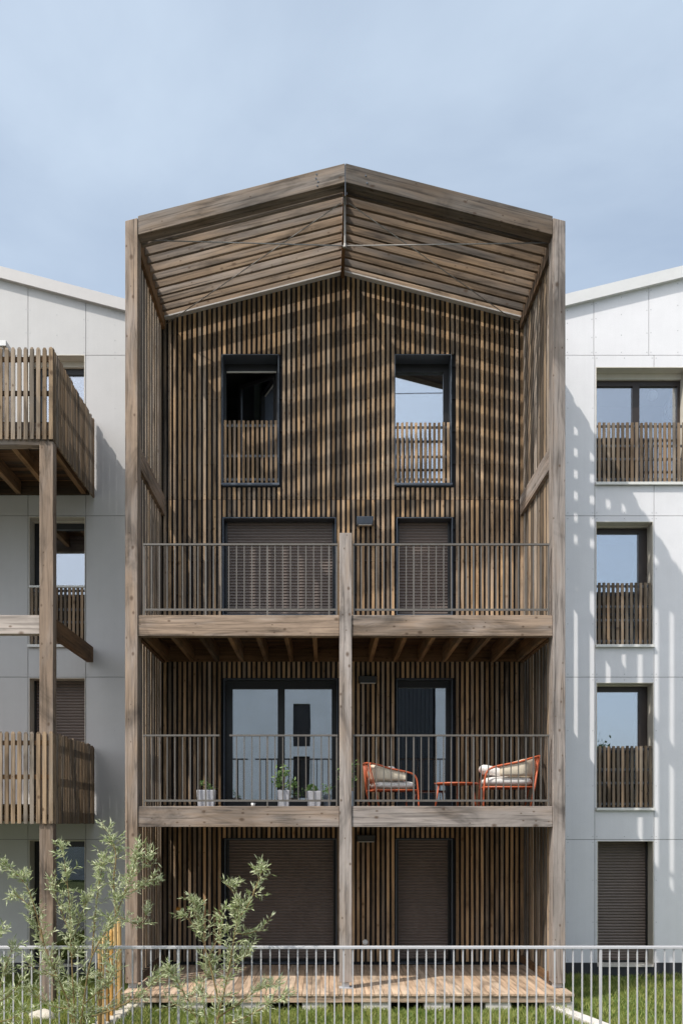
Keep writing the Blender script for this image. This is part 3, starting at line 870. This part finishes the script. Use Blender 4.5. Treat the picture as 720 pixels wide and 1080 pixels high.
def armchair(loc, rz, sc, label, white_pillow):
    t = empty('armchair', loc, label, 'armchair', 'orange armchairs on the balcony')
    xf = Matrix.Translation(loc) @ Matrix.Rotation(rz, 4, 'Z') @ Matrix.Scale(sc, 4)
    q = MB()
    arm = [(.36, -.33, 0), (.345, -.33, .3), (.31, -.33, .47), (.2, -.335, .54), (-.1, -.34, .6), (-.3, -.3, .66), (-.4, -.17, .69), (-.42, 0, .70)]
    arm2 = [(x, -y, z) for (x, y, z) in arm[::-1]]
    q.tube(bez(arm + arm2[1:]), .014, 8)
    for s in (-1, 1):
        q.tube([(-.27, .29 * s, 0), (-.33, .28 * s, .3), (-.40, .18 * s, .69)], .013, 8)
        q.tube([(-.32, .28 * s, .27), (.345, .33 * s, .27)], .012, 8)
    q.tube([(-.32, -.28, .27), (-.32, .28, .27)], .012, 8); q.tube([(.345, -.33, .27), (.345, .33, .27)], .012, 8)
    for k in range(7):
        s = -1 + k / 3
        q.tube([(-.33, .26 * s, .28), (-.40 - .02 * (1 - abs(s)), .2 * s * 1.05, .69)], .006, 6)
    q.build('frame', M['orange'], t, True, xf=xf)
    q = MB(); cushion(q, .02, 0, .285, .66, .58, .13); q.build('seat_cushion', M['cushw'], t, True, xf=xf)
    # U shaped wrap cushion along back and arms
    q = MB(); path = []
    for a in np.linspace(-118, 118, 25):
        r = math.radians(a); path.append((-.02 - .30 * math.cos(r) * 1.0 + (.0), .285 * max(-1, min(1, math.sin(r) * 1.15)), abs(a) / 118))
    base = len(q.v); m = 12
    for (x, y, u) in path:
        hgt = .26 - .13 * u * u; th = .05
        d = Vector((x + .02, y, 0)).normalized()
        for k in range(m):
            a = 2 * math.pi * k / m
            cx_, cz_ = math.copysign(abs(math.cos(a)) ** .6, math.cos(a)), math.copysign(abs(math.sin(a)) ** .6, math.sin(a))
            q.v.append((x + d.x * th * cx_, y + d.y * th * cx_, .395 + hgt / 2 + .02 + cz_ * hgt / 2))
    for i in range(len(path) - 1):
        for k in range(m):
            k2 = (k + 1) % m
            q.f.append((base + i * m + k, base + i * m + k2, base + (i + 1) * m + k2, base + (i + 1) * m + k)); q.uv += [(0, 0)] * 4; q.r.append(.5)
    for st in (0, (len(path) - 1) * m):
        q.f.append(tuple(range(base + st, base + st + m))); q.uv += [(0, 0)] * m; q.r.append(.5)
    q.build('back_cushion', M['cushion'], t, True, xf=xf)
    q = MB(); cushion(q, (.18 if white_pillow else -.1), -.02 if white_pillow else .05, .42, .42, .40, .13, rot=Matrix.Rotation(math.radians(-16 if white_pillow else -50), 3, 'Y')); q.build('loose_cushion', M['cushw'], t, True, xf=xf)
    return t


armchair(Vector((X(412, 14.75), 14.75, FL)), math.radians(12), .98, 'orange tube armchair with cream cushions left of the low table, facing right', False)
armchair(Vector((X(535, 14.75), 14.75, FL)), math.radians(176), 1.14, 'wider orange armchair right of the low table with a white cushion, facing left', True)
ty = 14.75
tb = empty('side_table', (X(482, ty), ty, FL), 'low round orange metal table between the two armchairs', 'table')
tx = X(481, ty)
q = MB(); q.lathe([(0, .355), (.315, .355), (.335, .362), (.34, .385), (.33, .385), (.325, .37), (0, .37)], (tx, ty, FL), 36); q.build('table_top', M['orange'], tb, True)
for a in (200, 320, 80):
    r = math.radians(a); q = MB()
    q.tube([(tx + .36 * math.cos(r), ty + .3 * math.sin(r), FL), (tx + .30 * math.cos(r), ty + .25 * math.sin(r), FL + .354)], .013, 8); q.build('leg', M['orange'], tb, True)


def leafcloud(mb, pts, n, ln, wd, spread, rng=random):
    for _ in range(n):
        c, rad = random.choice(pts)
        p = Vector(c) + Vector((rng.gauss(0, 1), rng.gauss(0, 1), rng.gauss(0, 1))) * rad * .5
        leaf(mb, p, Vector((rng.gauss(0, 1), rng.gauss(0, 1), rng.gauss(.3, .8))).normalized(), ln * rng.uniform(.7, 1.3), wd)


def leaf(mb, p, d, ln, wd):
    sd = d.cross(Vector((random.gauss(0, 1), random.gauss(0, 1), random.gauss(0, 1))))
    if sd.length < 1e-4: return
    sd.normalize(); nr = d.cross(sd)
    a, b, c = p, p + d * ln * .45 + nr * ln * .05, p + d * ln
    r = random.random()
    mb.poly([a, b + sd * wd, c], [(0, 0), (1, 0), (1, 1)], r); mb.poly([a, c, b - sd * wd], [(0, 0), (1, 0), (1, 1)], r)


def potted(px0, px1, pbot, ptop, Y, kind, label, mat='pot'):
    cx = X((px0 + px1) / 2, Y); w = (X(px1, Y) - X(px0, Y)) / 2; h = (pbot - ptop) * Y / F
    t = empty('potted_plant', (cx, Y, FL), label, 'potted plant', 'potted plants on the balcony')
    q = MB(); d = .10; wb = w * .86
    q.hexa([(cx - wb, Y - d * .86, FL), (cx + wb, Y - d * .86, FL), (cx + wb, Y + d * .86, FL), (cx - wb, Y + d * .86, FL),
            (cx - w, Y - d, FL + h), (cx + w, Y - d, FL + h), (cx + w, Y + d, FL + h), (cx - w, Y + d, FL + h)])
    po = q.build('pot', M[mat], t, bevel=.01)
    q = MB(); q.box(cx - w + .015, cx + w - .015, Y - d + .015, Y + d - .015, FL + h, FL + h + .006); q.build('soil', M['soil'], po)
    f = MB(); zt = FL + h
    if kind == 'tree':
        pts = [((cx + random.uniform(-.13, .16), Y + random.uniform(-.1, .1), zt + random.uniform(.06, .36)), .07) for _ in range(11)]
        leafcloud(f, pts, 150, .06, .015, 1)
        s = MB(); s.tube([(cx, Y, zt), (cx + .02, Y, zt + .2), (cx - .01, Y, zt + .36)], .006, 5); s.build('stem', M['bark'], t)
    elif kind == 'dome':
        for _ in range(320):
            a, b = random.uniform(0, 6.28), random.uniform(0, 1.5)
            d_ = Vector((math.cos(a) * math.cos(b), math.sin(a) * math.cos(b), math.sin(b)))
            leaf(f, Vector((cx - .04, Y, zt)) + d_ * .07, (d_ + Vector((random.gauss(0, .4), random.gauss(0, .4), random.gauss(0, .4)))).normalized(), .045, .008)
    elif kind == 'sprigs':
        for k in range(6):
            x = cx - w * .7 + k * w * .28; s = MB()
            leafcloud(f, [((x, Y, zt + random.uniform(.03, .13)), .04)], 12, .05, .009, 1)
    else:
        for k in range(14):
            x = cx + random.uniform(-.1, .1); z = zt + random.uniform(0, .45)
            leafcloud(f, [((x, Y, z), .05)], 9, .07, .014, 1)
    f.build('foliage', M['leaf2'], t)


potted(208, 227.5, 849, 831, 14.35, 'sprigs', 'wide pale planter with sparse sprigs, nearest the left end of the railing')
potted(292.5, 305.5, 849, 831, 14.35, 'tree', 'narrow pale pot with a tall bushy leafy plant by the glass door')
potted(323.5, 339, 849, 832, 14.35, 'dome', 'pale planter with a small rounded green tuft near the centre post')
potted(341, 349, 849, 836, 14.5, 'sprigs', 'small dark pot with low green leaves beside the rounded tuft', 'potb')
potted(360, 374, 849, 832, 14.6, 'tall', 'blue grey pot with an upright plant half hidden behind the centre post', 'potb')
q = MB(); cc = (X(267, 14.2), 14.2, FL); q.lathe([(.0, 0), (.025, 0), (.035, .06), (.032, .06), (.022, .008), (0, .008)], cc, 14)
tag(q.build('cup', M['white'], None, True), 'small white cup on the balcony floor behind the railing', 'cup')

# ================================================================= GARDEN
# metal fence
FY = 11.4
fence = empty('metal_fence', (0, FY, 0), 'long galvanised steel railing fence of thin upright bars along the lawn', 'fence')
zr = Z(1000.5, FY)
q = MB(); q.box(-5.3, 5.3, FY - .025, FY + .025, zr - .008, zr + .028); q.build('top_rail', M['galv'], fence, bevel=.006)
q = MB(); q.box(-5.3, 5.3, FY - .02, FY + .02, .10, .14); q.build('bottom_rail', M['galv'], fence)
x = X(633, FY); step = 9.67 * FY / F
k0 = int((x + 5.25) / step); 
for k in range(96):
    xx = x - k0 * step + k * step
    if xx > 5.28: break
    th = .015 if (k - k0) % 23 == 0 else .0080
    q = MB(); q.box(xx - th, xx + th, FY - th, FY + th, 0.0 if th > .013 else .141, zr - .0085)
    q.build('fence_post' if th > .013 else 'baluster', M['galv'], fence)

# row of raw stakes
pf = empty('paling_fence', (-3.2, 12.6, 0), 'short row of raw orange wooden stakes receding from the metal fence to the loggia', 'fence')
pts = [(105, 991, 11.75), (109.5, 987, 12.05), (113.5, 982.5, 12.35), (117.5, 979, 12.7), (121, 973.5, 13.05), (125.5, 969, 13.45)]
for (px, py, y) in pts:
    q = MB(); x = X(px, y); zt = Z(py, y); r = random.uniform(.026, .036)
    q.tube([(x, y, 0), (x + random.uniform(-.01, .01), y, zt * .6), (x, y, zt - .06), (x, y, zt)], [r, r * .97, r * .93, r * .45], 7)
    q.build('stake', M['stake'], pf)
q = MB()
for z in (.35, .95): q.tube([(X(px, y) + .045, y, z) for (px, py, y) in pts], .004, 5)
q.build('wire', M['galv'], pf)

# pale kerbs running off from the deck
q = MB(); y0, y1 = 11.7, 13.42
q.hexa([(X(627, 12.35) - .02 + .1, y0, 0), (X(640, 12.35) + .14, y0, 0), (X(594, 13.4), y1, 0), (X(581, 13.4), y1, 0),
        (X(627, 12.35) - .02 + .1, y0, .09), (X(640, 12.35) + .14, y0, .09), (X(594, 13.4), y1, .09), (X(581, 13.4), y1, .09)])
tag(q.build('kerb', M['conc'], bevel=.012), 'straight pale concrete kerb in the grass right of the deck', 'kerb')
q = MB(); n = 9
for k in range(n):
    y = 12.0 + k * .17; x = -3.02 - (13.4 - y) * .12
    q.hexa([(x - .1, y, 0), (x + .1, y, 0), (x + .1, y + .16, 0), (x - .1, y + .16, 0), (x - .08, y + .01, .1), (x + .07, y + .02, .11), (x + .08, y + .15, .1), (x - .09, y + .15, .12)])
tag(q.build('stone_edging', M['stone'], bevel=.02), 'rough pale stone edging left of the deck under the shrub', 'edging')
import bmesh
bm = bmesh.new(); bmesh.ops.create_icosphere(bm, subdivisions=3, radius=1)
for v in bm.verts:
    n_ = math.sin(v.co.x * 5 + 1) * math.sin(v.co.y * 4) * .08 + math.sin(v.co.z * 7 + v.co.x * 3) * .05
    v.co = v.co * (1 + n_); v.co.x *= .19; v.co.y *= .14; v.co.z = v.co.z * .11 if v.co.z > 0 else v.co.z * .05
me = bpy.data.meshes.new('stone'); bm.to_mesh(me); bm.free(); me.materials.append(M['stone'])
me.polygons.foreach_set('use_smooth', [True] * len(me.polygons))
o = bpy.data.objects.new('stone', me); COL.objects.link(o); ys = 12.75; o.location = (X(44, ys), ys, .06)
tag(o, 'pale rounded stone lying in the grass behind the willow shrub', 'stone')

# ornament on the left side of the back wall
oy = YB - .012
q = MB(); q.lathe([(.0, 0), (.02, .012), (.035, .012), (.035, 0)], (0, 0, 0), 16)
for k in range(10):
    a = 2 * math.pi * k / 10; c_, s_ = math.cos(a), math.sin(a)
    q.poly([(.036 * c_ - .012 * s_, .036 * s_ + .012 * c_, .002), (.036 * c_ + .012 * s_, .036 * s_ - .012 * c_, .002), (.062 * c_, .062 * s_, .006)])
o = q.build('wall_ornament', M['ornament'], None, xf=Matrix.Translation((X(188, oy), oy, Z(960, oy))) @ Matrix.Rotation(math.pi / 2, 4, 'X'))
tag(o, 'small round orange sun ornament hung on the ground floor slats', 'ornament')


# willow shrubs
def willow(Y, stems, label, dens=1.0):
    bx = X(stems[0][0][0], Y)
    t = empty('willow_shrub', (bx, Y, 0), label, 'shrub', 'young willow shrubs at the fence')
    st, lf = MB(), MB()
    for path in stems:
        pts = []
        off = random.uniform(-.05, .05)
        for i, p in enumerate(path):
            y = Y + (p[2] if len(p) > 2 else 0) + off * i
            pts.append(Vector((X(p[0], y), y, max(0.0, Z(p[1], y)))))
        pts = bez(pts, 6)
        n = len(pts); thick = .013 if len(path) > 3 else .007
        st.tube(pts, [thick * (1 - .8 * i / (n - 1)) for i in range(n)], 6)
        # twigs
        tot = sum((b - a).length for a, b in zip(pts[:-1], pts[1:]))
        k = int(tot / .030 * dens)
        for j in range(k):
            u = random.uniform(.05, 1) ** .75 * (n - 1.001); i = int(u)
            if pts[i].z < .25 and random.random() < .6: continue
            p = pts[i].lerp(pts[i + 1], u - i); ax = (pts[i + 1] - pts[i]).normalized()
            d = (ax * random.uniform(.3, 1.1) + Vector((random.gauss(0, .75), random.gauss(0, .75), random.gauss(.15, .5)))).normalized()
            ln = random.uniform(.07, .20) * (1.25 - .5 * u / n)
            e = p + d * ln + Vector((0, 0, .02)); mid = p + d * ln * .5
            st.tube([p, mid, e], [.0028, .002, .0012], 4, cap=False)
            m = random.randint(9, 14)
            for q in range(m):
                w = .15 + .85 * q / (m - 1); b = p.lerp(e, w)
                ld = (d * .9 + Vector((random.gauss(0, .65), random.gauss(0, .65), random.gauss(.1, .55)))).normalized()
                leaf(lf, b, ld, random.uniform(.05, .095), random.uniform(.0052, .0092))
    st.build('stem', M['bark'], t, True); lf.build('foliage', M['leaf1'], t)


willow(11.05, [
    [(80, 1110), (74, 1065), (60, 1030), (46, 995), (34, 960)],
    [(46, 995), (40, 970), (28, 935), (8, 914)],
    [(34, 960), (22, 948), (10, 944)],
    [(80, 1110), (78, 1060), (75, 1000), (73, 950), (66, 895)],
    [(75, 1000), (84, 970), (92, 950)],
    [(74, 985), (62, 955), (56, 935)],
    [(82, 1110), (88, 1060), (97, 1010), (122, 965), (138, 925), (146, 896)],
    [(97, 1010), (100, 970), (104, 935), (110, 905)],
    [(122, 965), (120, 930), (122, 900), (113, 876)],
    [(130, 945), (150, 935), (164, 925)],
    [(122, 965), (145, 975), (158, 960)],
    [(138, 925), (152, 915), (158, 903)],
    [(60, 1030), (40, 1025), (28, 1012)],
    [(88, 1060), (110, 1040), (128, 1012)],
    [(74, 1065), (50, 1060), (30, 1045)],
    [(88, 1075), (120, 1065), (150, 1048), (168, 1030)],
    [(84, 1085), (104, 1050), (112, 1000)],
], 'tall silvery willow shrub at the left, beside the raw stakes', 1.0)
willow(11.1, [
    [(222, 1110), (232, 1065), (242, 1020), (249, 975), (252, 955)],
    [(249, 975), (262, 955), (270, 935), (277, 918)],
    [(252, 955), (246, 942), (240, 935)],
    [(249, 985), (262, 985), (278, 978)],
    [(232, 1065), (222, 1020), (212, 985), (206, 952)],
    [(212, 985), (200, 972), (195, 966)],
    [(220, 1010), (232, 985), (236, 968)],
    [(222, 1110), (205, 1070), (190, 1040), (176, 1022)],
    [(228, 1075), (250, 1060), (272, 1045), (290, 1040)],
    [(226, 1085), (255, 1075), (280, 1062), (298, 1052)],
    [(222, 1095), (214, 1050), (222, 1010)],
    [(205, 1070), (190, 1062), (172, 1056)],
    [(242, 1020), (258, 1010), (262, 1000)],
], 'smaller willow shrub before the deck, in front of the wide brown shutter', 1.0)
willow(10.9, [
    [(-12, 1110), (-4, 1060), (6, 1020), (14, 1000)],
    [(-6, 1060), (10, 1050), (22, 1035)],
    [(-14, 1040), (-8, 1000), (2, 985)],
    [(-8, 1080), (12, 1075), (24, 1068)],
], 'low willow shrub cut off by the bottom left corner', .8)

# ================================================================= BEHIND THE CAMERA (seen in the panes)
oh = empty('opposite_house', (-6, -12, 0), 'pale rendered house across the path, mirrored in the glass doors', 'house')
holes = []
for zz in (1.2, 3.9, 6.4):
    for xx in (-11.5, -8.2, -1.85): holes.append((xx, xx + .8, zz, zz + 2.0))
q = MB(); wallgrid(q, -14, 1.2, -12.3, -12, 0, lambda x: 10.2, holes); q.build('wall', M['oppo'], oh)
for h in holes:
    q = MB(); q.box(h[0], h[1], -12.25, -12.2, h[2], h[3]); q.build('window', M['bframe'], oh)
q = MB(); q.box(-14.2, 1.4, -21, -11.8, 10.2, 10.5); q.build('roof', M['roofm'], oh)
q = MB(); q.box(.9, 1.2, -20.8, -12.31, 0, 10.19); q.box(-14, -13.7, -20.8, -12.31, 0, 10.19); q.build('side_wall', M['oppo'], oh)


def tree(x, y, h, r, label):
    t = empty('tree', (x, y, 0), label, 'tree', 'trees across the path')
    s = MB(); s.tube([(x, y, 0), (x + .1, y, h * .3), (x - .05, y, h * .6), (x, y, h * .9)], [.2, .15, .09, .03], 8)
    f = MB(); pts = []
    for k in range(26):
        a = random.uniform(0, 6.28); u = random.uniform(.3, 1); rr = r * math.sqrt(random.random()) * math.sin(min(1, u * .95 + .05) * math.pi * .9 + .2)
        c = (x + rr * math.cos(a), y + rr * math.sin(a), h * (.25 + .72 * u)); pts.append((c, r * .45)); s.tube([(x, y, c[2] * .75), c], [.04, .01], 5)
    leafcloud(f, pts, 5200, .22, .07, 1)
    s.build('trunk', M['bark'], t); f.build('crown', M['leaf3'], t)


q = MB(); q.box(1.6, 4.85, -20, -12.4, 0, 9.6); q.build('wall', M['back'], dh := empty('dark_house', (5, -12.4, 0), 'dark timber house beside the rendered house across the path', 'house'))
ph = empty('pale_house', (6.8, -12.4, 0), 'narrow white house right of the dark timber house across the path', 'house')
q = MB(); q.box(4.95, 8.5, -20, -12.4, 0, 9.8); q.build('wall', M['oppo'], ph)
q = MB(); q.box(4.92, 8.6, -20.1, -12.2, 9.81, 10.0); q.build('roof', M['roofm'], ph)
for zz in (3.4, 6.2): q = MB(); q.box(6.2, 7.2, -12.39, -12.36, zz, zz + 1.6); q.build('window', M['bframe'], ph)
q = MB(); x = 1.6
while x < 4.65: q.box(x, x + .17, -12.395, -12.36, .2, 9.5); x += .19
q.build('slat_cladding', M['plinth'], dh)
q = MB(); q.box(1.5, 4.9, -20.1, -12.2, 9.6, 9.8); q.build('roof', M['roofm'], dh)
tree(13.0, -14, 6.5, 1.9, 'round tree across the path, mirrored in the right house window')

# ================================================================= LIGHT, SKY, CAMERA
to_sun = Vector((-1.25, -1.0, 2.02)).normalized()
el = math.asin(to_sun.z); az = math.atan2(to_sun.x, to_sun.y)
sun = bpy.data.lights.new('sun', 'SUN'); sun.energy = 2.9; sun.angle = math.radians(.5); sun.color = (1, .95, .87)
so = bpy.data.objects.new('sun', sun); COL.objects.link(so); so.rotation_euler = to_sun.to_track_quat('Z', 'Y').to_euler()

W = bpy.data.worlds.new('World'); SC.world = W; W.use_nodes = True; nt = W.node_tree; L = nt.links.new
bg = nt.nodes['Background']
sky = N(nt, 'ShaderNodeTexSky', sky_type='NISHITA', sun_disc=False); sky.sun_elevation = el; sky.sun_rotation = az
sky.air_density = 1.0; sky.dust_density = 3.0; sky.ozone_density = 1.0
tc = N(nt, 'ShaderNodeTexCoord')
mp = N(nt, 'ShaderNodeMapping'); mp.inputs['Scale'].default_value = (1.2, 1.2, 3.0); mp.inputs['Rotation'].default_value = (.3, .2, .6); L(tc.outputs['Generated'], mp.inputs[0])
cn = N(nt, 'ShaderNodeTexNoise', i_Scale=1.6, i_Detail=7.0, i_Roughness=.52, i_Distortion=.4); L(mp.outputs[0], cn.inputs['Vector'])
cr = ramp(nt, [(.30, .36), (.72, .82)]); L(cn.outputs[0], cr.inputs[0])
skyc = mixc(nt, sky.outputs[0], (4.6, 5.42, 6.35), cr.outputs[0])
# bright hazy air round the sun
vm = N(nt, 'ShaderNodeVectorMath', operation='DOT_PRODUCT'); L(tc.outputs['Generated'], vm.inputs[0]); vm.inputs[1].default_value = to_sun
cl = N(nt, 'ShaderNodeMath', operation='MAXIMUM'); L(vm.outputs['Value'], cl.inputs[0]); cl.inputs[1].default_value = 0
pw = N(nt, 'ShaderNodeMath', operation='POWER'); L(cl.outputs[0], pw.inputs[0]); pw.inputs[1].default_value = 4
skyc = mixc(nt, skyc, mixc(nt, (0, 0, 0), (9, 8.8, 8.5), pw.outputs[0]), 1.0, 'ADD')
L(skyc, bg.inputs[0]); bg.inputs[1].default_value = .118

cam = bpy.data.cameras.new('camera'); co = bpy.data.objects.new('camera', cam); COL.objects.link(co)
co.location = (CAMX, 0, CAMZ); co.rotation_euler = (math.pi / 2, 0, 0)
cam.sensor_fit = 'HORIZONTAL'; cam.sensor_width = 36; cam.lens = 50
cam.shift_x = 16 / 720; cam.shift_y = 330 / 720; cam.clip_end = 1000
SC.camera = co
SC.render.engine = 'CYCLES'
SC.view_settings.view_transform = 'Standard'; SC.view_settings.look = 'None'; SC.view_settings.exposure = .45; SC.view_settings.gamma = 1
SC.view_settings.use_curve_mapping = False
SC.cycles.use_denoising = True
